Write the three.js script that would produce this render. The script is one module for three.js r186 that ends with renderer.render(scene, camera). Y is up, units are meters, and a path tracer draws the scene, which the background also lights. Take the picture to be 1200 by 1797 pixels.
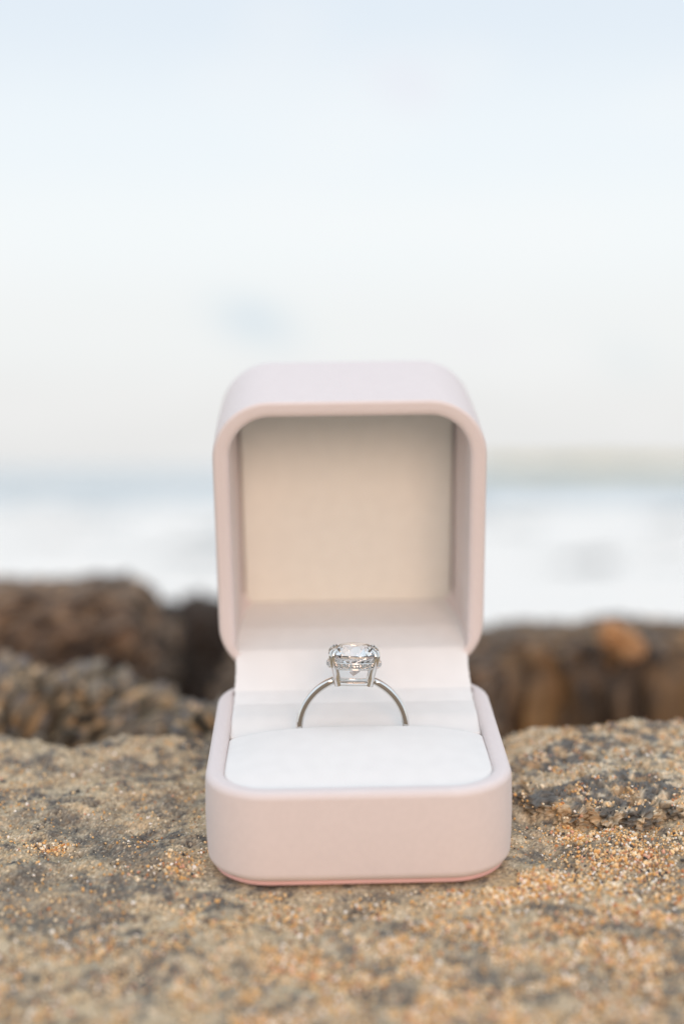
import * as THREE from 'three';
import { ConvexGeometry } from 'three/addons/geometries/ConvexGeometry.js';
import { mergeGeometries, mergeVertices, toCreasedNormals } from 'three/addons/utils/BufferGeometryUtils.js';
import { createNoise2D, createNoise3D } from 'simplex-noise';

// ---------------------------------------------------------------- camera, sky, sun, exposure
const scene = new THREE.Scene();
const camera = new THREE.PerspectiveCamera(37.164, 683 / 1024, 0.01, 20000);
camera.position.set(-0.0028, 0.06549, 0.28867);
camera.rotation.set(THREE.MathUtils.degToRad(-1.511), 0, 0);
camera.focus = 0.281;
camera.userData.fStop = 6;
scene.add(camera);

const renderer = new THREE.WebGLRenderer({ antialias: true });
renderer.toneMapping = THREE.LinearToneMapping;
renderer.toneMappingExposure = 1.33;
renderer.shadowMap.enabled = true;

const rnd = (seed) => () => { seed = (seed + 0x6D2B79F5) | 0; let t = Math.imul(seed ^ (seed >>> 15), 1 | seed); t = (t + Math.imul(t ^ (t >>> 7), 61 | t)) ^ t; return ((t ^ (t >>> 14)) >>> 0) / 4294967296; };
const n2 = createNoise2D(rnd(11)), n3 = createNoise3D(rnd(23));
const clamp = (x, a = 0, b = 1) => Math.min(b, Math.max(a, x));
const sm = (a, b, x) => { const t = clamp((x - a) / (b - a)); return t * t * (3 - 2 * t); };
const lerp = (a, b, t) => a + (b - a) * t;
const mix3 = (a, b, t) => [lerp(a[0], b[0], t), lerp(a[1], b[1], t), lerp(a[2], b[2], t)];
const fbm2 = (x, y, o = 4) => { let s = 0, a = 0.5; for (let i = 0; i < o; i++) { s += a * n2(x, y); x = x * 2.03 + 7.1; y = y * 2.03 - 3.7; a *= 0.5; } return s; };
const fbm3 = (x, y, z, o = 4) => { let s = 0, a = 0.5; for (let i = 0; i < o; i++) { s += a * n3(x, y, z); x = x * 2.03 + 7.1; y = y * 2.03 - 3.7; z = z * 2.03 + 1.9; a *= 0.5; } return s; };

const SUN = [0.10, 0.18, 0.98];
// pale, thinly overcast sky: colour by height above the horizon, soft clouds everywhere
{
  const W = 2048, H = 1024, d = new Float32Array(W * H * 4), R = Math.PI / 180;
  const stops = [[-90, [0.554, 0.562, 0.569]], [0, [0.605, 0.605, 0.60]], [2, [0.628, 0.628, 0.62]], [5, [0.664, 0.678, 0.676]], [9, [0.681, 0.712, 0.723]], [12, [0.650, 0.696, 0.727]], [17, [0.580, 0.640, 0.700]], [40, [0.71, 0.80, 0.89]], [90, [0.80, 0.91, 1.03]]];
  for (let j = 0; j < H; j++) {
    const el = ((j + 0.5) / H - 0.5) * 180;
    let k = 0; while (k < stops.length - 2 && el > stops[k + 1][0]) k++;
    const t = clamp((el - stops[k][0]) / (stops[k + 1][0] - stops[k][0])), base = mix3(stops[k][1], stops[k + 1][1], t * t * (3 - 2 * t));
    for (let i = 0; i < W; i++) {
      const a = ((i + 0.5) / W - 0.5) * 2 * Math.PI, x = Math.cos(el * R) * Math.cos(a), z = Math.cos(el * R) * Math.sin(a), y = Math.sin(el * R);
      let c = base;
      if (el > 0) {
        const cl = fbm3(x * 3.2, y * 9, z * 3.2, 4), thin = sm(0.05, 0.5, cl) * 0.05;
        c = mix3(c, [0.715, 0.715, 0.715], thin * 4);
        const az = Math.atan2(x, -z) / R;                                     // small separate clouds
        const w = fbm3(x * 40, y * 60, z * 40, 3) * 1.2;
        const blob = (ca, ce, ra, re) => Math.exp(-Math.pow(((az - ca) / ra), 2) - Math.pow((el - ce + (az - ca) * 0.25) / re, 2) + w * 0.5);
        c = mix3(c, [0.515, 0.585, 0.632], clamp(blob(-3.3, 5.6, 1.5, 0.75) * 0.85));
        c = mix3(c, [0.615, 0.605, 0.672], clamp(blob(2.4, 14.1, 1.2, 0.7) * 0.5));
        c = mix3(c, [0.57, 0.615, 0.63], clamp(blob(10.6, 4.2, 1.2, 0.8) * 0.35));
        c = mix3(c, [0.63, 0.615, 0.645], clamp(blob(5.0, 4.9, 1.6, 0.4) * 0.35));
      }
      d.set([c[0], c[1], c[2], 1], (j * W + i) * 4);
    }
  }
  const sky = new THREE.DataTexture(d, W, H, THREE.RGBAFormat, THREE.FloatType);
  sky.mapping = THREE.EquirectangularReflectionMapping; sky.magFilter = THREE.LinearFilter; sky.needsUpdate = true;
  scene.background = sky; scene.environment = sky;
}

// low, veiled sun behind the camera's right shoulder
const sun = new THREE.DirectionalLight(new THREE.Color().setRGB(1, 0.65, 0.47), 1.2);
sun.position.set(SUN[0], SUN[1], SUN[2]).multiplyScalar(3); sun.target.position.set(0, 0, 0);
sun.castShadow = true; sun.shadow.radius = 48; sun.shadow.mapSize.set(2048, 2048);
Object.assign(sun.shadow.camera, { left: -0.6, right: 0.6, top: 0.6, bottom: -0.6, near: 0.1, far: 8 });
scene.add(sun, sun.target);

// ---------------------------------------------------------------- helpers
const MM = 0.001;
function add(parent, name, geometry, material) {
  const m = new THREE.Mesh(geometry, material); m.name = name; m.castShadow = m.receiveShadow = true; parent.add(m); return m;
}
const thing = (o, label, category) => { o.userData.label = label; o.userData.category = category; return o; };
const structure = (o, label, category) => { thing(o, label, category); o.userData.kind = 'structure'; return o; };
function noiseTexture(size, f, seed = 0) {           // tiling grey texture from f(u, v) on a torus-free mirrored lattice
  const d = new Uint8Array(size * size * 4);
  for (let j = 0; j < size; j++) for (let i = 0; i < size; i++) {
    const v = clamp(f(i / size, j / size)) * 255, k = (j * size + i) * 4; d[k] = d[k + 1] = d[k + 2] = v; d[k + 3] = 255;
  }
  const t = new THREE.DataTexture(d, size, size); t.magFilter = THREE.LinearFilter; t.wrapS = t.wrapT = THREE.MirroredRepeatWrapping; t.needsUpdate = true; return t;
}
// rounded rectangle, counter-clockwise seen from +y; r = radii [front right, back right, back left, front left]; box x0..x1, z0..z1 (front = z1)
function outline(x0, x1, z0, z1, r, nc = 14, ns = 10) {
  const pts = [], cs = [[x1 - r[0], z1 - r[0], 0], [x1 - r[1], z0 + r[1], 1], [x0 + r[2], z0 + r[2], 2], [x0 + r[3], z1 - r[3], 3]];
  // start at the front right corner's front point, walk right, back, left, front
  cs.forEach(([cx, cz, k], q) => {
    for (let i = 0; i <= nc; i++) { const a = Math.PI / 2 - k * Math.PI / 2 - (i / nc) * Math.PI / 2; pts.push([cx + r[q] * Math.cos(a), cz + r[q] * Math.sin(a)]); }
    const [nx, nz, nk] = cs[(q + 1) % 4], a = Math.PI / 2 - nk * Math.PI / 2, e = [nx + r[(q + 1) % 4] * Math.cos(a), nz + r[(q + 1) % 4] * Math.sin(a)], s = pts[pts.length - 1];
    for (let i = 1; i < ns; i++) pts.push([lerp(s[0], e[0], i / ns), lerp(s[1], e[1], i / ns)]);
  });
  return pts;
}
// skin over closed loops of [x, y, z] in mm, wound so that going up a wall seen from outside is outward
function skin(loops, flip = false) {
  const n = loops[0].length, pos = [], uv = [], idx = [];
  let v = 0;
  loops.forEach((L, j) => {
    if (j) { let s = 0; for (let i = 0; i < n; i += 7) s += Math.hypot(L[i][0] - loops[j - 1][i][0], L[i][1] - loops[j - 1][i][1], L[i][2] - loops[j - 1][i][2]); v += s / Math.ceil(n / 7); }
    let u = 0;
    for (let i = 0; i <= n; i++) {
      const p = L[i % n];
      if (i) { const q = L[i - 1]; u += Math.hypot(p[0] - q[0], p[1] - q[1], p[2] - q[2]); }
      pos.push(p[0], p[1], p[2]); uv.push(u * MM, v * MM);
    }
  });
  for (let j = 0; j < loops.length - 1; j++) for (let i = 0; i < n; i++) {
    const a = j * (n + 1) + i, b = a + 1, c = a + n + 1, e = c + 1;
    if (flip) idx.push(a, c, b, b, c, e); else idx.push(a, b, c, b, e, c);
  }
  const g = new THREE.BufferGeometry();
  g.setAttribute('position', new THREE.Float32BufferAttribute(pos, 3)); g.setAttribute('uv', new THREE.Float32BufferAttribute(uv, 2)); g.setIndex(idx);
  g.computeVertexNormals();
  const nm = g.attributes.normal, w = new THREE.Vector3(), q = new THREE.Vector3();
  for (let j = 0; j < loops.length; j++) {
    const a = j * (n + 1), b = a + n;
    w.fromBufferAttribute(nm, a).add(q.fromBufferAttribute(nm, b)).normalize(); nm.setXYZ(a, w.x, w.y, w.z); nm.setXYZ(b, w.x, w.y, w.z);
  }
  g.scale(MM, MM, MM);
  return g;
}
const loopAt = (o, y) => o.map(([x, z]) => [x, y, z]);
const flatUV = (g) => { const p = g.attributes.position, u = g.attributes.uv; for (let i = 0; i < p.count; i++) u.setXY(i, p.getX(i) + 0.31 * p.getY(i), p.getZ(i) + 0.47 * p.getY(i)); return g; };
const shrink = (o, k, y, c) => o.map(([x, z]) => [c[0] + (x - c[0]) * k, y, c[1] + (z - c[1]) * k]);

// ---------------------------------------------------------------- materials
const leatherBump = noiseTexture(512, (u, v) => 0.5 + 0.32 * fbm2(u * 46, v * 46, 3) + 0.22 * (1 - Math.abs(n2(u * 26 + 9, v * 26))) - 0.1);
leatherBump.repeat.set(110, 110);
const velvetBump = noiseTexture(512, (u, v) => 0.5 + 0.35 * n2(u * 120, v * 120) + 0.3 * n2(u * 60 + 5, v * 60) + 0.15 * n2(u * 9, v * 9));
velvetBump.repeat.set(90, 90);
const mottle = (k, f) => {                          // slight unevenness of dye and nap
  const t = noiseTexture(512, (u, v) => 1 - k * clamp(0.5 + 0.55 * n2(u * f, v * f) + 0.35 * n2(u * 140 + 3, v * 140) + 0.3 * n2(u * 3, v * 3 + 8)));
  t.repeat.set(62, 62); return t;
};
const M = {};
M.leather = new THREE.MeshPhysicalMaterial({ roughness: 0.62, bumpMap: leatherBump, bumpScale: 0.00003, specularIntensity: 0.6, sheen: 0.4, sheenRoughness: 0.5 });
M.leather.sheenColor = new THREE.Color(1, 0.97, 0.96); M.leather.map = mottle(0.025, 9); M.leather.color.setRGB(0.735, 0.672, 0.662);
M.trim = new THREE.MeshPhysicalMaterial({ roughness: 0.6, bumpMap: leatherBump, bumpScale: 0.00004 });
M.trim.color.setRGB(0.72, 0.46, 0.44);
M.velvet = new THREE.MeshPhysicalMaterial({ roughness: 1, bumpMap: velvetBump, bumpScale: 0.000025, sheen: 0.25, sheenRoughness: 0.6, specularIntensity: 0.2 });
M.velvet.map = mottle(0.05, 60); M.velvet.color.setRGB(0.82, 0.815, 0.80); M.velvet.sheenColor = new THREE.Color(1, 1, 1);
M.lining = M.velvet.clone(); M.lining.color.setRGB(0.81, 0.825, 0.775);
M.strip = M.velvet.clone(); M.strip.color.setRGB(0.86, 0.86, 0.85);
M.platinum = new THREE.MeshPhysicalMaterial({ metalness: 1, roughness: 0.05 });
M.platinum.color.setRGB(0.78, 0.765, 0.74);
M.diamond = new THREE.MeshPhysicalMaterial({ transmission: 1, thickness: 0.004, ior: 2.0, roughness: 0 });
M.diamond.color.setRGB(1, 1, 1);
M.rock = new THREE.MeshStandardMaterial({ vertexColors: true, roughness: 0.92 });
M.wetRock = new THREE.MeshStandardMaterial({ vertexColors: true, roughness: 0.6 });
M.grain = new THREE.MeshPhysicalMaterial({ roughness: 0.5 });

// ---------------------------------------------------------------- sea, shore, headland
function sheet(xs, zs, f, col) {                     // heightfield over the arrays xs, zs (metres), colour by col(x, z, y, slope)
  const nx = xs.length, nz = zs.length, pos = new Float32Array(nx * nz * 3), uv = new Float32Array(nx * nz * 2), idx = new Uint32Array((nx - 1) * (nz - 1) * 6);
  let k = 0;
  for (let j = 0; j < nz; j++) for (let i = 0; i < nx; i++, k++) { pos[3 * k] = xs[i]; pos[3 * k + 1] = f(xs[i], zs[j]); pos[3 * k + 2] = zs[j]; uv[2 * k] = xs[i]; uv[2 * k + 1] = zs[j]; }
  k = 0;
  for (let j = 0; j < nz - 1; j++) for (let i = 0; i < nx - 1; i++) { const a = j * nx + i, b = a + 1, c = a + nx, e = c + 1; idx.set([a, c, b, b, c, e], k); k += 6; }
  const g = new THREE.BufferGeometry();
  g.setAttribute('position', new THREE.BufferAttribute(pos, 3)); g.setAttribute('uv', new THREE.BufferAttribute(uv, 2)); g.setIndex(new THREE.BufferAttribute(idx, 1)); g.computeVertexNormals();
  if (col) { const c = new Float32Array(nx * nz * 3); for (let q = 0; q < nx * nz; q++) c.set(col(pos[3 * q], pos[3 * q + 2], pos[3 * q + 1]), 3 * q); g.setAttribute('color', new THREE.BufferAttribute(c, 3)); }
  return g;
}
const span = (a, b, n, p = 1) => Array.from({ length: n + 1 }, (_, i) => { const t = i / n * 2 - 1; return (a + b) / 2 + (b - a) / 2 * Math.sign(t) * Math.pow(Math.abs(t), p); });
const geo = (a, b, n) => Array.from({ length: n + 1 }, (_, i) => a * Math.pow(b / a, i / n));

const seaHeight = (x, z) => { const d = -z; const fade = 1 / (1 + Math.pow(d / 400, 2)); return -0.95 + fade * (0.07 * n2(x * 0.06, z * 0.22) + 0.04 * n2(x * 0.3 + 4, z * 0.7)); };
{
  const zs = geo(6, 9000, 220).map((d) => -d).reverse(), xs = span(-9000, 9000, 240, 4);
  const m = new THREE.MeshPhysicalMaterial({ roughness: 0.32, ior: 1.33 }); m.color.setRGB(0.47, 0.53, 0.55);
  structure(add(scene, 'sea', sheet(xs, zs, seaHeight), m), 'pale blue grey sea reaching the horizon behind the rocks', 'sea');
}
{
  const zs = geo(6.2, 75, 240).map((d) => -d).reverse(), xs = span(-60, 60, 300, 1.6);
  const g = sheet(xs, zs, (x, z) => seaHeight(x, z) + 0.03 + 0.03 * n2(x * 1.3, z * 2.1) + 0.02 * n2(x * 4, z * 5));
  const p = g.attributes.position, keep = [], ix = g.index.array;
  for (let t = 0; t < ix.length; t += 3) {
    const x = p.getX(ix[t]), z = p.getZ(ix[t]), d = -z;
    if (fbm2(x * 0.09, z * 0.25, 4) + 0.42 - 1.5 * sm(40, 75, d) > 0) keep.push(ix[t], ix[t + 1], ix[t + 2]);
  }
  g.setIndex(keep);
  const m = new THREE.MeshStandardMaterial({ roughness: 0.95 }); m.color.setRGB(0.845, 0.805, 0.75);
  const o = add(scene, 'surf_foam', g, m); thing(o, 'bright white surf foam washing in between rocks and sea', 'foam'); o.userData.kind = 'stuff';
}
{
  const zs = [...geo(0.2, 9.5, 70).map((d) => 0.2 - d).reverse(), 0.6, 1.2, 2.4, 5, 12, 40, 150], xs = span(-150, 150, 160, 3.4);
  const f = (x, z) => { const d = Math.max(0, -z); return -0.26 - 0.75 * sm(0.4, 8.5, d) + (0.012 * n2(x * 3, z * 3) + 0.006 * n2(x * 11, z * 11)) * sm(0, 3, d + 0.5); };
  const m = new THREE.MeshStandardMaterial({ vertexColors: true, roughness: 0.9 });
  structure(add(scene, 'shore', sheet(xs, zs, f, (x, z) => mix3([0.20, 0.145, 0.09], [0.12, 0.09, 0.06], 0.5 + 0.5 * n2(x * 2, z * 2))), m), 'dark wet sand shore beneath the rocks', 'shore');
}
{
  const xs = span(95, 1500, 160).map((x) => x), zs = span(-1750, -1450, 24);
  const top = (x) => 11 * sm(100, 170, x) * (0.95 + 0.12 * n2(x * 0.006, 3) + 0.1 * n2(x * 0.03, 8));
  const g = sheet(xs, zs, (x, z) => -1.5 + (top(x) + 1.5) * Math.pow(Math.max(0, Math.cos((z + 1600) / 150 * Math.PI / 2)), 0.7) + 0.8 * n2(x * 0.05, z * 0.05),
    (x, z, y) => { const t = sm(-0.3, 0.3, n2(x * 0.02, z * 0.03) + 0.4 * n2(x * 0.09, z * 0.09) + 0.15); return mix3([0.24, 0.22, 0.10], [0.58, 0.46, 0.24], t); });
  structure(add(scene, 'headland', g, new THREE.MeshStandardMaterial({ vertexColors: true, roughness: 1 })), 'low tan headland on the far side of the water', 'headland');
}

// ---------------------------------------------------------------- foreground rock ledge (slab frame: box base centre is the origin, y across the slab)
const SLAB = new THREE.Euler(0.21098, 0.01807, 0.01264);
const ridged = (x, y) => 1 - Math.abs(n2(x, y));
function crest(x) { return -43 + 4 * sm(0, 60, x) + 3.0 * n2(x * 0.03, 5) + 1.6 * n2(x * 0.11, 9) + 5 * sm(50, 75, x); }
const speck = (x, z) => sm(0.5, 0.68, n2(x * 0.95 + 13, z * 1.05)) * sm(-0.2, 0.3, n2(x * 0.07 + 90, z * 0.09));   // small dark holes, in swarms
function slabHeight(x, z) {                          // mm
  const foot = sm(0, 7, Math.max(Math.abs(x) - 26, Math.abs(z) - 28));
  let h = 1.1 * n2(x * 0.022, z * 0.03) + 0.9 * n2(x * 0.06 + 3, z * 0.075) - 0.4;
  h *= foot;
  h += (0.42 * n2(x * 0.17, z * 0.19) + 0.25 * (ridged(x * 0.33 + 8, z * 0.36) - 0.6) + 0.20 * n2(x * 0.9, z * 0.95) + 0.13 * n2(x * 2.1, z * 2.2)) * (0.25 + 0.75 * foot);
  h -= 0.32 * speck(x, z) * (0.25 + 0.75 * foot);
  // pits
  const pit = sm(0.45, 0.8, n2(x * 0.42 + 40, z * 0.5)) * 0.5; h -= pit * (0.2 + 0.8 * foot);
  // upper layer on the right, with a broken pitted edge
  // shallow hump at the crest, left
  h += 1.6 * sm(-26, -45, z) * sm(-25, -42, x) * (0.6 + 0.6 * n2(x * 0.09, 2));
  h -= 0.55 * (1 - foot);
  if (foot < 1) h = Math.min(h, -0.02 + foot * 4);
  // behind the crest the slab breaks off; toward the camera it runs on
  const c = crest(x), d = c - z;
  if (d > -9) { const q = (d + 9) / 9; h -= 1.2 * q * q * sm(-9, 0, d) ; if (d > 0) h -= 3.2 * Math.pow(d, 1.25) + Math.min(d, 6) * 1.2 * n3(x * 0.12, z * 0.12, 3); }
  const far = Math.max(Math.abs(x) - 190, z - 330, 0); h -= 0.012 * far * far;
  return Math.max(h, -330);
}
const C_TAN = [0.46, 0.365, 0.235], C_GREY = [0.27, 0.238, 0.182], C_DARK = [0.07, 0.072, 0.076], C_ORANGE = [0.55, 0.35, 0.16], C_PALE = [0.58, 0.50, 0.37];
const sandiness = (x, z) => {                        // where loose sand has collected
  let s = 0.10 + 0.24 * fbm2(x * 0.06 + 50, z * 0.07, 4);
  s += 0.8 * sm(20, 44, z + 0.2 * x + 5 * n2(x * 0.05, z * 0.05)) * clamp(0.5 + 0.75 * n2(x * 0.08 + 3, z * 0.09) + 0.35 * n2(x * 0.3, z * 0.3)) * (0.55 + 0.45 * sm(-40, 15, x));       // foreground drift
  s += 0.9 * Math.exp(-Math.pow((z - 8 - 0.06 * (x - 30)) / 3.2, 2)) * sm(30, 40, x) * (0.8 + 0.5 * n2(x * 0.2, z * 0.3));   // at the foot of the step
  s += 0.9 * Math.exp(-Math.pow((x - 48) / 9, 2) - Math.pow((z - 19) / 6, 2));
  s += 0.9 * Math.exp(-Math.pow((x - 31) / 9, 2) - Math.pow((z - 29) / 5, 2));
  s += 1.2 * Math.exp(-Math.pow((x + 56) / 3.2, 2) - Math.pow((z - 10) / 1.8, 2));
  s += 0.5 * Math.exp(-Math.pow((x + 32) / 5, 2) - Math.pow((z - 20) / 4, 2));
  s += 0.4 * Math.exp(-Math.pow((x - 65) / 12, 2) - Math.pow((z + 12) / 5, 2));
  return clamp(s);
};
function slabColor(x, zz, y) {
  const z = zz;
  const a = fbm2(x * 0.045 + 12, z * 0.06 + 3, 4), b = fbm2(x * 0.16 + 2, z * 0.2, 4), f = n3(x * 1.5, y * 1.5, zz * 1.5), g = n3(x * 3.6 + 5, y * 3.6, zz * 3.6);
  let c = mix3(C_TAN, C_GREY, sm(-0.25, 0.3, a + 0.5 * b));
  c = mix3(c, C_DARK, sm(0.12, 0.42, a * 0.7 + b * 0.9 + 0.12 * f) * 0.85);
  c = mix3(c, C_PALE, sm(0.1, 0.5, -b - 0.3 * a) * 0.6);
  c = mix3(c, C_DARK, sm(0.35, 0.75, n2(x * 0.9 + 30, z * 1.0)) * 0.45);
  c = mix3(c, [0.15, 0.138, 0.118], sm(-0.05, 0.45, fbm2(x * 0.02 + 71, z * 0.03 + 5, 3) + 0.25 * b) * 0.75);
  c = mix3(c, [0.06, 0.055, 0.048], speck(x, z) * 0.8);
  c = mix3(c, [0.62, 0.55, 0.43], sm(0.55, 0.7, n2(x * 1.3 + 33, z * 1.4)) * 0.6);
  const s = sandiness(x, zz);
  c = mix3(c, C_ORANGE, clamp(s * 0.55 + 0.25 * sm(0.2, 0.6, n2(x * 0.5 + 70, z * 0.5))) * 0.65);
  const k = Math.max(0.25, 1 + 0.36 * f + 0.42 * g);
  return [c[0] * k, c[1] * k, c[2] * k * (1 - 0.04 * f)];
}
{
  const axis = (parts) => { const o = []; for (const [a, b, st] of parts) { const n = Math.round((b - a) / st); for (let i = 0; i < n; i++) o.push(a + (b - a) * i / n); } o.push(parts[parts.length - 1][1]); return o; };
  const xs = axis([[-420, -200, 8], [-200, -90, 1.6], [-90, -78, 0.5], [-78, 76, 0.27], [76, 90, 0.5], [90, 200, 1.6], [200, 420, 8]]);
  const zs = axis([[-160, -70, 3], [-70, -48, 0.5], [-48, 44, 0.27], [44, 78, 0.4], [78, 110, 1], [110, 520, 5]]);
  const g = sheet(xs, zs, slabHeight, slabColor);
  g.scale(MM, MM, MM);
  const o = structure(add(scene, 'rock_ledge', g, M.rock), 'sloping tan and grey rock ledge under the ring box', 'rock ledge');
  o.rotation.copy(SLAB);
}
// ---------------------------------------------------------------- rocks behind the ledge
const shelfSand = [];
function boulder(name, label, at, half, o = {}) {     // mm; a rounded block whose skin is broken by layered noise
  const n = o.n ?? 56, k = o.k ?? 4.5, S = o.seed ?? 1, b = mergeVertices(new THREE.BoxGeometry(2, 2, 2, n, n, n).deleteAttribute('normal').deleteAttribute('uv'), 1e-5);
  const p = b.attributes.position, c = new Float32Array(p.count * 3), v = new THREE.Vector3(), dir = new THREE.Vector3();
  const pal = o.palette, amp = o.amp ?? 7, sc = o.scale ?? 0.02, st = o.stretch ?? [1, 1, 1];
  for (let i = 0; i < p.count; i++) {
    v.fromBufferAttribute(p, i); const r = Math.pow(Math.abs(v.x) ** k + Math.abs(v.y) ** k + Math.abs(v.z) ** k, 1 / k); v.divideScalar(r);
    dir.copy(v).normalize();
    const x = v.x * half[0], y = v.y * half[1], z = v.z * half[2], X = (x + at[0]) * sc * st[0] + S * 9.7, Y = (y + at[1]) * sc * st[1], Z = (z + at[2]) * sc * st[2];
    const f1 = n3(X, Y, Z), f2 = n3(X * 2.3, Y * 2.3, Z * 2.3 + 4), f3 = n3(X * 5.2, Y * 5.2, Z * 5.2), f4 = n3(X * 12, Y * 12, Z * 12), f5 = n3(X * 26, Y * 26, Z * 26);
    const pits = o.pits ? -o.pits * sm(0.25, 0.7, n3(X * 6 + 3, Y * 5, Z * 6)) : 0;
    const h = amp * (0.8 * f1 + 0.55 * (1 - 2 * Math.abs(f2)) * 0.6 + 0.55 * f3 + 0.16 * f4 + 0.06 * f5) + pits;
    p.setXYZ(i, x + dir.x * h, y + dir.y * h * (o.lift ?? 0.8), z + dir.z * h);
    let col = mix3(pal[0], pal[1], sm(-0.45, 0.45, f2 + 0.6 * f3));
    col = mix3(col, pal[2], sm(0.2, 0.6, f3 * 0.7 + f4 * 0.6));
    if (pal[3]) col = mix3(col, pal[3], sm(0.35, 0.6, n3(X * 3.1 + 20, Y * 3.1, Z * 3.1) + 0.3 * f4));
    if (pal[4]) col = mix3(col, pal[4], sm(0.25, 0.6, n3(X * 8 - 20, Y * 8, Z * 8)) * (o.fleck ?? 0.8));
    const kk = (1 + 0.25 * f5 + 0.2 * f4) * (1 + 0.35 * f3); c.set([col[0] * kk, col[1] * kk, col[2] * kk], i * 3);
  }
  b.setAttribute('color', new THREE.BufferAttribute(c, 3)); b.computeVertexNormals(); b.scale(MM, MM, MM);
  const m = add(scene, name, b, o.material ?? M.rock); m.position.set(at[0] * MM, at[1] * MM, at[2] * MM); if (o.turn) m.rotation.set(...o.turn);
  return thing(m, label, 'rock');
}
const pit = [[0.12, 0.10, 0.068], [0.25, 0.215, 0.165], [0.10, 0.105, 0.115], [0.05, 0.042, 0.03], [0.52, 0.36, 0.20]];
const brown = [[0.075, 0.055, 0.042], [0.17, 0.13, 0.10], [0.035, 0.028, 0.024], [0.22, 0.155, 0.11], [0.32, 0.21, 0.12]];
const bark = [[0.05, 0.03, 0.015], [0.15, 0.085, 0.034], [0.022, 0.016, 0.012], [0.27, 0.15, 0.058], [0.15, 0.088, 0.042]];
boulder('pitted_rock', 'pitted tan and grey rock hugging the ledge, with dark holes along its foot', [-113, -87, -113], [77, 98, 34], { seed: 2, palette: pit, amp: 7, scale: 0.034, pits: 8, n: 120, k: 5, turn: [0, 0.05, -0.06], fleck: 1 });
boulder('pitted_rock_001', 'small knobbly tan rock wedged between the ledge and the pale box', [-29, -112, -75], [18, 120, 15], { seed: 5, palette: pit, amp: 5, scale: 0.045, pits: 4, n: 70, fleck: 1 });
boulder('brown_rock', 'flat topped dull brown rock standing behind the pitted rock', [-154, -80, -240], [90, 106, 42], { seed: 8, palette: brown, amp: 7, scale: 0.026, stretch: [0.6, 1.7, 0.8], pits: 6, n: 110, k: 10, lift: 0.6 });
boulder('brown_rock_001', 'narrow brown rock set back beside the flat topped rock, colour darkened to stand for shade in the cleft', [-40, -98, -330], [44, 110, 34], { seed: 13, palette: [[0.055, 0.043, 0.035], [0.08, 0.06, 0.047], [0.04, 0.032, 0.027]], amp: 6, scale: 0.04, pits: 5, n: 80, k: 7 });  // palette darker than the other brown rocks: shade of the gap put into the colour
boulder('brown_rock_002', 'unseen brown rock added directly behind the box to shade the cleft', [2, -92, -215], [44, 104, 60], { seed: 29, palette: brown, amp: 6, scale: 0.03, pits: 5, n: 70, k: 7 });  // added out of sight behind the box, only to keep light off the cleft
boulder('streaked_rock', 'long dark brown rock with rusty upright streaks and a grey top', [138, -94, -228], [112, 107, 42], { seed: 19, palette: bark, amp: 8, scale: 0.026, stretch: [1, 0.1, 1], n: 120, k: 9, turn: [0, -0.05, 0.03], material: M.wetRock, lift: 0.3 });
boulder('orange_rock', 'small weathered orange rock lump lying on top of the streaked rock', [84, 12, -186], [6.5, 3.6, 6], { seed: 23, palette: [[0.50, 0.26, 0.10], [0.42, 0.24, 0.12], [0.30, 0.18, 0.10]], amp: 3, scale: 0.07, n: 30, k: 2, turn: [0, 0, -0.5] });
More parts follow.
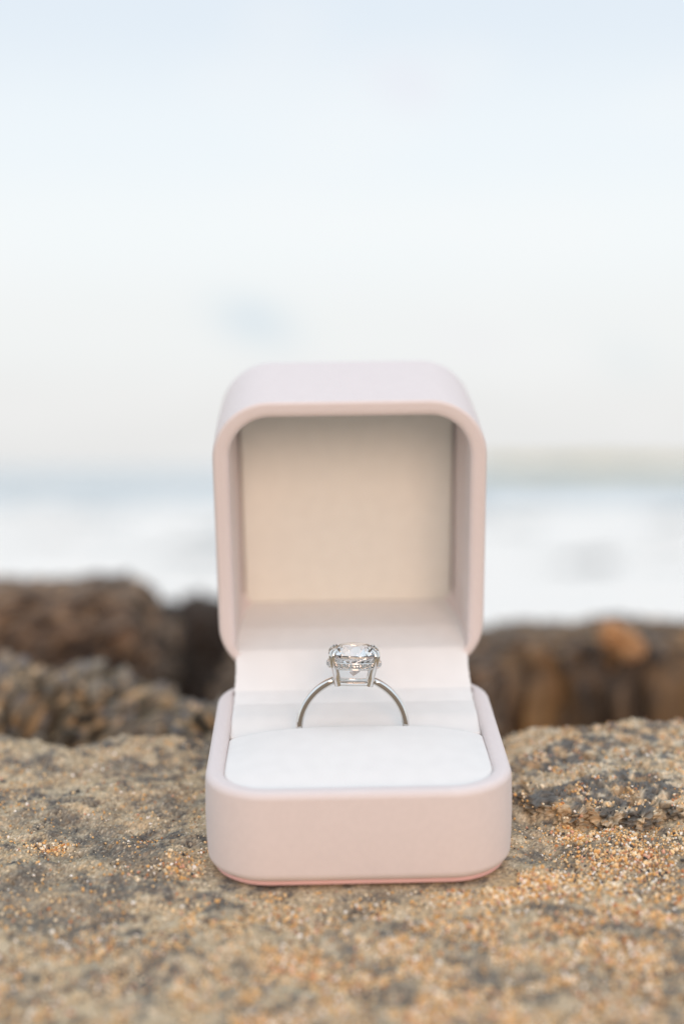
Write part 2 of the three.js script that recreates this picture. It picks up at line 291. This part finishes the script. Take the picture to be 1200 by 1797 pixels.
{ // low upper layer of the ledge beside the box
  const at = [76, -0.2, -17], half = [46, 3.6, 22], b = mergeVertices(new THREE.BoxGeometry(2, 2, 2, 300, 46, 150).deleteAttribute('normal').deleteAttribute('uv'), 1e-6);
  const p = b.attributes.position, col = new Float32Array(p.count * 3), v = new THREE.Vector3(), k = 4.5;
  for (let i = 0; i < p.count; i++) {
    v.fromBufferAttribute(p, i); v.divideScalar(Math.pow(Math.abs(v.x) ** k + Math.abs(v.y) ** k + Math.abs(v.z) ** k, 1 / k));
    const x = v.x * half[0] + at[0], z = v.z * half[2];
    p.setXYZ(i, x, v.y * half[1] * (1 + 0.22 * n2(x * 0.05, 60 + z * 0.05) + 0.18 * sm(50, 75, x)) + at[1], z + at[2] + (z > 0 ? 1 : 0.3) * (2.2 * n2(x * 0.09, 14) + 1.2 * n2(x * 0.26, 24)));
  }
  b.computeVertexNormals();
  const nm = b.attributes.normal, q = p.clone();
  for (let i = 0; i < p.count; i++) {
    const x = q.getX(i), y = q.getY(i), z = q.getZ(i);
    const flat = 1 - 0.55 * sm(0.6, 0.95, nm.getY(i)), d = flat * (0.75 * n3(x * 0.22, y * 0.3, z * 0.22) + 0.55 * (1 - 2 * Math.abs(n3(x * 0.45, y * 0.5, z * 0.45))) + 0.34 * n3(x * 1.0, y, z) + 0.2 * n3(x * 2.2, y * 2.2, z * 2.2) + 0.09 * n3(x * 4.5, y * 4.5, z * 4.5) - 1.7 * sm(0.3, 0.62, n3(x * 0.42 + 30, y * 0.5, z * 0.42)) - 0.7 * sm(0.35, 0.6, n3(x * 1.1 + 60, y * 1.1, z * 1.1))) + 0.1 * n3(x * 2.6, y * 2.6, z * 2.6 + 4);
    p.setXYZ(i, x + nm.getX(i) * d, y + nm.getY(i) * d, z + nm.getZ(i) * d);
    const a = fbm3(x * 0.06 + 4, y * 0.1, z * 0.07, 3), f = n3(x * 1.5, y * 1.5, z * 1.5), g = n3(x * 3.6 + 5, y * 3.6, z * 3.6), e = n3(x * 0.3 + 9, y * 0.3, z * 0.3);
    let c = mix3(C_TAN, C_GREY, sm(-0.2, 0.2, a + 0.3 * e)); c = mix3(c, C_DARK, sm(-0.1, 0.4, a + 0.35 * e + 0.2 * f) * 0.75); c = mix3(c, C_PALE, sm(0.15, 0.5, -e - 0.5 * a) * 0.8); c = mix3(c, C_ORANGE, sm(0.2, 0.5, n3(x * 0.16 + 40, y * 0.2, z * 0.16) + 0.3 * f) * 0.5);
    const w = Math.max(0.25, 1 + 0.34 * f + 0.4 * g); col.set([c[0] * w, c[1] * w, c[2] * w], 3 * i);
  }
  b.setAttribute('color', new THREE.BufferAttribute(col, 3)); b.computeVertexNormals();
  // sand caught on its upper side and along its foot
  const r = rnd(5), n = b.attributes.normal, spots = [];
  for (let t = 0; t < 60000; t++) { const i = Math.floor(r() * p.count), x = p.getX(i), z = p.getZ(i); if (n.getY(i) > 0.25 && p.getY(i) > 0.6 && r() < 0.03 + 0.5 * sm(0.1, 0.6, n2(x * 0.11 + 8, z * 0.13) + 0.25 * n2(x * 0.5, z * 0.5))) spots.push([x, p.getY(i), z]); }
  shelfSand.push(...spots.slice(0, 9000));
  b.scale(MM, MM, MM);
  const o = add(scene, 'rock_shelf', b, M.wetRock); o.rotation.copy(SLAB);
  thing(o, 'low knobbly rock layer with a pitted front edge, lying on the ledge beside the box', 'rock');
}

// loose sand on the ledge
{
  const r = rnd(77), base = new THREE.IcosahedronGeometry(1, 0), p = base.attributes.position;
  const w = mergeVertices(base.deleteAttribute('normal').deleteAttribute('uv'));
  { const q = w.attributes.position; for (let i = 0; i < q.count; i++) { const k = 0.75 + 0.4 * r(); q.setXYZ(i, q.getX(i) * k, q.getY(i) * k, q.getZ(i) * k); } }
  const grain = w.toNonIndexed(); grain.computeVertexNormals();
  const tones = [[0.70, 0.40, 0.14, 24], [0.80, 0.56, 0.29, 27], [0.80, 0.68, 0.48, 19], [0.86, 0.82, 0.75, 11], [0.50, 0.21, 0.08, 7], [0.66, 0.36, 0.24, 6], [0.22, 0.14, 0.08, 7], [0.055, 0.052, 0.05, 5]];
  const sum = tones.reduce((s, t) => s + t[3], 0), mats = [], cols = [], m4 = new THREE.Matrix4(), q = new THREE.Quaternion(), e = new THREE.Euler(), v = new THREE.Vector3(), s3 = new THREE.Vector3();
  const total = 190000;
  for (let i = 0; i < total + shelfSand.length; i++) {
    const own = i >= total ? shelfSand[i - total] : null, x = own ? own[0] : -84 + 166 * r(), z = own ? own[2] : -40 + 132 * r(), a = r(), b = r();
    if (Math.abs(x) < 27.3 && Math.abs(z) < 29.2) { continue; }
    const s = sandiness(x, z), want = Math.pow(s, 1.6) * 0.9 + 0.016;
    if (!own && (a > want || (x > 33 && x < 118 && z < 3 && z > -36))) continue;
    const size = (0.16 + 0.22 * b * b + (r() < 0.04 ? 0.18 * r() : 0)) * (0.85 + 0.3 * s);
    v.set(x, (own ? own[1] : slabHeight(x, z)) + size * 0.35, z); e.set(r() * 6.3, r() * 6.3, r() * 6.3); q.setFromEuler(e); s3.set(size * (0.8 + 0.5 * r()), size * (0.7 + 0.3 * r()), size * (0.8 + 0.5 * r()));
    m4.compose(v.multiplyScalar(MM), q, s3.multiplyScalar(MM)); mats.push(m4.clone());
    let pick = r() * sum, k = 0; while ((pick -= tones[k][3]) > 0) k++;
    const j = 0.8 + 0.4 * r(); cols.push(new THREE.Color().setRGB(tones[k][0] * j, tones[k][1] * j, tones[k][2] * j));
  }
  const o = new THREE.InstancedMesh(grain, M.grain, mats.length);
  mats.forEach((m, i) => { o.setMatrixAt(i, m); o.setColorAt(i, cols[i]); });
  o.name = 'sand_grains'; o.castShadow = o.receiveShadow = true; o.rotation.copy(SLAB); o.userData.kind = 'stuff';
  thing(o, 'loose orange and white sand grains strewn over the rock ledge', 'sand');
  scene.add(o);
  console.log('grains', mats.length);
}

// ---------------------------------------------------------------- ring box
const BOX = { w: 27, b: 28.9, R: 11.5, H: 17.56, wall: 3.3 };
const box = new THREE.Group(); box.name = 'ring_box'; box.rotation.copy(SLAB); scene.add(box);
thing(box, 'open pale pink leather ring box with white velvet cushions, standing on the rock ledge', 'ring box');
const inset = (i, r = BOX.R, extra = {}) => outline(-BOX.w + i, BOX.w - i, -BOX.b + i, BOX.b - i, extra.r ?? Array(4).fill(Math.max(0.5, r - i)));
let lidMesh, baseMesh;
{
  const H = BOX.H, innerR = [8.2, 4, 4, 8.2];
  // [inset, height, inner outline?] from the underside outward, up the wall, over the rim, down inside
  const prof = [];
  prof.push([4, 0.72], [2.6, 0.72]);
  for (let i = 0; i <= 7; i++) { const a = i / 7 * Math.PI / 2; prof.push([1.9 - 1.9 * Math.sin(a), 0.72 + 1.9 - 1.9 * Math.cos(a)]); }
  prof.push([-0.12, 6], [-0.16, 9], [-0.12, 12.5]);
  for (let i = 0; i <= 8; i++) { const a = i / 8 * Math.PI / 2; prof.push([1.35 - 1.35 * Math.cos(a), H - 1.35 + 1.35 * Math.sin(a)]); }
  prof.push([1.9, H + 0.02]);
  const loops = prof.map(([i, y]) => loopAt(inset(i), y));
  const inn = (i, y) => loopAt(outline(-BOX.w + i, BOX.w - i, -BOX.b + i, BOX.b - i, innerR.map((r) => r + (BOX.wall - i) / 1.1 * (9.3 - r))), y);
  for (let i = 0; i <= 6; i++) { const a = i / 6 * Math.PI / 2; loops.push(inn(2.2 + 1.1 * Math.sin(a), H - 1.1 * (1 - Math.cos(a)) - 0.01)); }
  loops.push(inn(3.3, H - 4), inn(3.3, 2.2), shrink(outline(-BOX.w + 3.32, BOX.w - 3.32, -BOX.b + 3.32, BOX.b - 3.32, innerR), 0.02, 2.2, [0, 0]));
  baseMesh = add(box, 'base', skin(loops), M.leather);
  baseMesh.userData.label = 'pale pink leather tray of the box';
  // underside plate
  const o1 = outline(-BOX.w + 1.15, BOX.w - 1.15, -BOX.b + 1.15, BOX.b - 1.15, Array(4).fill(10.4));
  const plate = [shrink(o1, 0.02, 0, [0, 0]), shrink(o1, 0.99, 0, [0, 0]), loopAt(o1, 0.15), loopAt(o1, 0.72), shrink(o1, 0.985, 0.8, [0, 0]), shrink(o1, 0.02, 0.81, [0, 0])];
  const t = add(baseMesh, 'bottom_trim', skin(plate), M.trim); t.userData.label = 'darker pink leather strip along the bottom edge';
}
// cushions: y measured from the rim plane
function cushion(name, x0, x1, z0, z1, r, depth, edge, under, shape) {   // under: how far the slot side falls back below
  const o = outline(x0, x1, z0, z1, r, 12, 22), c = [(x0 + x1) / 2, (z0 + z1) / 2], loops = [], H = BOX.H;
  const back = (k) => o.map(([x, z]) => [x, z + k * under * (under > 0 ? (z1 - z) : (z - z0)) / (z1 - z0)]);
  const drop = edge + 0.9;
  loops.push(shrink(back(1), 0.02, H - depth, c), loopAt(back(1), H - depth), loopAt(back(0.5), H - depth * 0.55), loopAt(o, H - drop));
  const dx = x1 - x0, dz = z1 - z0, ins = (i) => o.map(([x, z]) => [c[0] + (x - c[0]) * (1 - 2 * i / dx), c[1] + (z - c[1]) * (1 - 2 * i / dz)]);
  for (let i = 0; i <= 8; i++) { const a = i / 8 * Math.PI / 2; loops.push(loopAt(ins(edge * (1 - Math.cos(a))), H - edge + edge * Math.sin(a))); }
  const e = ins(edge);
  for (let i = 1; i <= 16; i++) loops.push(e.map(([x, z]) => [c[0] + (x - c[0]) * (1 - i / 16), H, c[1] + (z - c[1]) * (1 - i / 16)]));
  for (const L of loops.slice(3)) for (const p of L) p[1] += shape(p[0], p[2]);
  return add(baseMesh, name, flatUV(skin(loops)), M.velvet);
}
const droop = (x, w) => Math.pow(Math.abs(x / w), 3);
cushion('cushion', -23.72, 23.72, 1.5, 25.55, [8.2, 0.8, 0.8, 8.2], 15, 0.6, 3, (x, z) => -0.55 + 1.9 * (1 - droop(x, 24)) * sm(26, 3, z) - 0.4 * droop(x, 24) * sm(14, 2, z) - 0.5 * sm(18, 26, z));
cushion('cushion_001', -23.72, 23.72, -25.5, -0.55, [0.8, 3.8, 3.8, 0.8], 15, 0.5, 0, (x, z) => -0.3 - 1.1 * sm(-9, -0.4, z));
{ // velvet strip over the hinge, from the rear cushion up into the lid
  const path = new THREE.CatmullRomCurve3([[-10, 16.75], [-14, 17.17], [-17.5, 17.6], [-20.5, 18.35], [-24, 20.2], [-28, 22.6], [-33, 24.1], [-39.5, 24.75], [-50, 24.65], [-60.6, 24.3]].map(([z, y]) => new THREE.Vector3(0, y, z)));
  const N = 60, K = 30, hw = 23.6, loops = [], pts = path.getSpacedPoints(N);
  pts.forEach((p, j) => {
    const t = path.getTangentAt(j / N), nx = [0, t.z, -t.y], L = [];     // normal in the y-z plane, pointing up
    const up = new THREE.Vector3(0, -t.z, t.y); if (up.y < 0) up.negate();
    const w = hw + 0.12 * n2(j * 0.35, 3) ;
    for (let i = 0; i <= K; i++) { const x = -w + 2 * w * i / K; L.push([x, p.y + up.y * 0.0, p.z]); }
    for (let i = K; i >= 0; i--) { const x = -w + 2 * w * i / K; L.push([x, p.y - up.y * 0.7, p.z - up.z * 0.7]); }
    loops.push(L);
  });
  const g = skin(loops); const c = toCreasedNormals(flatUV(g), 0.9); add(baseMesh, 'hinge_cover', c, M.strip).userData.label = 'white velvet strip covering the hinge';
}
{ // lid: built lying on its back in the same way, then stood up on the hinge line
  const D = 34.4, HL = 58.7, half = BOX.w;
  const ol = (i, r) => outline(-half + i, half - i, -HL + i, -i, r ?? Array(4).fill(Math.max(0.5, BOX.R - i)));   // z = -height above the hinge; y = 0 at the closed back, D at the rim
  const loops = [];
  loops.push(shrink(ol(1.6), 0.02, 0, [0, -HL / 2]), shrink(ol(1.6), 0.7, 0, [0, -HL / 2]));
  for (let i = 0; i <= 7; i++) { const a = i / 7 * Math.PI / 2; loops.push(loopAt(ol(1.6 - 1.6 * Math.sin(a)), 1.6 - 1.6 * Math.cos(a))); }
  loops.push(loopAt(ol(-0.1), 10), loopAt(ol(-0.12), 18), loopAt(ol(-0.08), 26));
  for (let i = 0; i <= 8; i++) { const a = i / 8 * Math.PI / 2; loops.push(loopAt(ol(0.9 - 0.9 * Math.cos(a)), D - 0.9 + 0.9 * Math.sin(a))); }
  loops.push(loopAt(ol(1.8), D + 0.02));
  const innR = [4, 8.2, 8.2, 4], inn = (i, y) => loopAt(ol(i, innR.map((r) => r + (BOX.wall - i) / 1.3 * (9.5 - r))), y);
  for (let i = 0; i <= 7; i++) { const a = i / 7 * Math.PI / 2; loops.push(inn(2.0 + 1.3 * Math.sin(a), D - 1.3 * (1 - Math.cos(a)) - 0.01)); }
  loops.push(inn(3.3, D - 8), inn(3.3, 1.6), shrink(ol(3.32, innR), 0.02, 1.6, [0, -HL / 2]));
  const stand = new THREE.Matrix4().makeRotationX(Math.PI / 2);    // (x, y, z) -> (x, -z, y): height up, rim toward the front
  const shift = new THREE.Matrix4().makeTranslation(0, 0, -D * MM);
  const place = (g) => { g.applyMatrix4(stand); g.applyMatrix4(shift); return g; };
  lidMesh = add(box, 'lid', place(skin(loops)), M.leather);
  lidMesh.userData.label = 'pale pink leather lid standing open';
  const po = outline(-23.1, 23.1, -HL + 3.8, -3.6, [1.5, 8, 8, 1.5]), c = [0, -HL / 2];
  const pl = [loopAt(po, 1.75), loopAt(po, 2.1), shrink(po, 0.994, 2.4, c), shrink(po, 0.985, 2.6, c)];
  for (let i = 1; i <= 12; i++) pl.push(shrink(po, 0.985 - 0.985 * i / 12, 2.6 + 0.15 * Math.sin(i / 12 * Math.PI / 2), c));
  const panel = add(lidMesh, 'lining_panel', place(flatUV(skin(pl))), M.lining); panel.userData.label = 'cream velvet panel inside the lid';
  lidMesh.position.set(0, BOX.H * MM, -BOX.b * MM); lidMesh.rotation.x = THREE.MathUtils.degToRad(5.49);
}

// ---------------------------------------------------------------- ring
const ring = new THREE.Group(); ring.name = 'ring'; scene.add(ring);
thing(ring, 'platinum ring with a round diamond, held upright in the slot between the white cushions', 'ring');
ring.quaternion.setFromEuler(SLAB).multiply(new THREE.Quaternion().setFromEuler(new THREE.Euler(-0.185, 0, -0.035)));
ring.position.copy(new THREE.Vector3(-0.6, BOX.H + 0.05, -0.1 + 0.6 - 0.05).multiplyScalar(MM).applyEuler(SLAB));
const scaled = (g) => { g.scale(MM, MM, MM); return g; };
{ // band: knife-edged section swept round, open under the head
  const ro = 10.75, a0 = 0.335, a1 = 2 * Math.PI - 0.335, N = 160, pos = [], idx = [];
  const sec = (t) => { const k = 1 - 0.22 * Math.exp(-Math.pow(t / 0.07, 2)), w = 0.98 * k; return [[ro, 0], [ro - 0.1, 0.45 * w], [ro - 0.28, 0.8 * w], [ro - 0.42, 0.965 * w], [ro - 0.8 * k, w], [ro - 1.1 * k, 0.985 * w], [ro - 1.36 * k, 0.78 * w], [ro - 1.42 * k, 0], [ro - 1.36 * k, -0.78 * w], [ro - 1.1 * k, -0.985 * w], [ro - 0.8 * k, -w], [ro - 0.42, -0.965 * w], [ro - 0.28, -0.8 * w], [ro - 0.1, -0.45 * w]]; };
  const K = 14;
  for (let j = 0; j <= N; j++) { const a = lerp(a0, a1, j / N), t = Math.min(a - a0, a1 - a); for (const [r, z] of sec(t)) pos.push(r * Math.sin(a), r * Math.cos(a), z); }
  for (let j = 0; j < N; j++) for (let i = 0; i < K; i++) { const a = j * K + i, b = j * K + (i + 1) % K, c = a + K, d = b + K; idx.push(a, b, c, b, d, c); }
  for (let i = 1; i < K - 1; i++) { idx.push(0, i + 1, i); const o = N * K; idx.push(o, o + i, o + i + 1); }
  const g = new THREE.BufferGeometry(); g.setAttribute('position', new THREE.Float32BufferAttribute(pos, 3)); g.setIndex(idx);
  add(ring, 'band', scaled(toCreasedNormals(g, 0.5)), M.platinum);
}
const tube = (pts, radii, seg = 26, rs = 10) => {
  const curve = new THREE.CatmullRomCurve3(pts.map((p) => new THREE.Vector3(...p))), g = new THREE.TubeGeometry(curve, seg, 1, rs, false), p = g.attributes.position, c = new THREE.Vector3(), v = new THREE.Vector3();
  for (let j = 0; j <= seg; j++) { curve.getPointAt(j / seg, c); const t = j / seg * (radii.length - 1), i = Math.min(radii.length - 2, Math.floor(t)), r = lerp(radii[i], radii[i + 1], t - i); for (let k = 0; k <= rs; k++) { const q = j * (rs + 1) + k; v.fromBufferAttribute(p, q).sub(c).multiplyScalar(r).add(c); p.setXYZ(q, v.x, v.y, v.z); } }
  g.computeVertexNormals(); g.deleteAttribute('uv'); return g;
};
{ // head
  const bars = [];
  const bar = (a, b, r) => bars.push(tube([a, [(a[0] + b[0]) / 2, (a[1] + b[1]) / 2 - 0.05, (a[2] + b[2]) / 2], b], [r, r, r], 10, 8));
  for (const y of [9.05]) { bar([-2.95, y, 2.05], [2.95, y, 2.05], 0.42); bar([-2.95, y, -2.05], [2.95, y, -2.05], 0.42); bar([-2.95, y, -2.05], [-2.95, y, 2.05], 0.42); bar([2.95, y, -2.05], [2.95, y, 2.05], 0.42); }
  for (const s of [-1, 1]) bars.push(tube([[s * 3.6, 9.75, 0], [s * 3.1, 9.45, 0], [s * 2.9, 9.1, 0]], [0.62, 0.55, 0.45], 8, 8));
  const setting = add(ring, 'setting', scaled(mergeGeometries(bars)), M.platinum);
  for (const sz of [1, -1]) for (const sx of [-1, 1]) {
    const g = [];
    for (const f of [-1, 1]) {
      const tx = -f * 0.30 * 0.62, tz = f * 0.30 * 0.78;      // the two claws of one prong part along the girdle
      g.push(tube([[sx * 2.95, 8.7, sz * 2.05], [sx * (3.3 + tx * 0.2), 10.6, sz * (2.4 + tz * 0.2)], [sx * (3.85 + tx * 0.7), 12.8, sz * (3.0 + tz * 0.7)], [sx * (4.14 + tx * 1.3), 14.3, sz * (3.25 + tz * 1.3)], [sx * (4.0 + tx * 1.5), 15.0, sz * (3.12 + tz * 1.5)], [sx * (3.5 + tx * 1.4), 15.5, sz * (2.75 + tz * 1.4)]], [0.68, 0.66, 0.6, 0.53, 0.44, 0.34, 0.2], 30, 8));
    }
    add(setting, 'prong', scaled(mergeGeometries(g)), M.platinum);
  }
  // halo under the girdle
  const R = 4.85, y0 = 12.6, rail = [];
  for (const [r, y, t] of [[R, y0 + 0.52, 0.16], [R - 0.08, y0 - 0.55, 0.2], [R - 0.45, y0, 0.42]]) { const g = new THREE.TorusGeometry(r, t, 8, 64); g.rotateX(Math.PI / 2); g.translate(0, y, 0); g.deleteAttribute('uv'); rail.push(g); }
  const n = 30, beads = [];
  for (let i = 0; i < n; i++) for (const dy of [0.38, -0.38]) { const a = (i + 0.5) / n * 2 * Math.PI, b = new THREE.IcosahedronGeometry(0.15, 1); b.deleteAttribute('uv'); b.translate(Math.sin(a) * (R + 0.12), y0 + dy, Math.cos(a) * (R + 0.12)); beads.push(b); }
  const halo = add(ring, 'halo', scaled(mergeGeometries([...rail.map((g) => g.toNonIndexed()), ...beads])), M.platinum);
  const ps = new THREE.CylinderGeometry(0.26, 0.44, 0.2, 8), pv = new THREE.ConeGeometry(0.44, 0.36, 8); ps.translate(0, 0.1, 0); pv.rotateX(Math.PI); pv.translate(0, -0.18, 0);
  const pts = []; for (const g of [ps, pv]) for (let i = 0; i < g.attributes.position.count; i++) pts.push(new THREE.Vector3().fromBufferAttribute(g.attributes.position, i));
  const pave = new ConvexGeometry(pts); pave.rotateX(Math.PI / 2); scaled(pave);
  for (let i = 0; i < n; i++) { const a = i / n * 2 * Math.PI, s = add(halo, 'pave_stone', pave, M.diamond); s.position.set(Math.sin(a) * (R + 0.1) * MM, y0 * MM, Math.cos(a) * (R + 0.1) * MM); s.rotation.y = a; }
}
{ // round brilliant
  const R = 4.85, crown = 1.55, pav = 4.3, g = 0.14, yg = 14.5, P = [], at = (r, a, y) => P.push(new THREE.Vector3(r * Math.sin(a), y, r * Math.cos(a)));
  for (let k = 0; k < 8; k++) {
    const a = k * Math.PI / 4 + 0.12, b = a + Math.PI / 8;
    at(0.57 * R, a, yg + g / 2 + crown);
    at(0.775 * R, b, yg + g / 2 + crown * 0.60);
    at(0.235 * R, b, yg - g / 2 - pav * 0.80);
  }
  for (let k = 0; k < 16; k++) { const a = k * Math.PI / 8 + 0.12; at(R, a, yg + g / 2); at(R, a, yg - g / 2); }
  at(0, 0, yg - g / 2 - pav);
  add(ring, 'diamond', scaled(new ConvexGeometry(P)), M.diamond).userData.label = 'round brilliant cut diamond';
}

renderer.render(scene, camera);
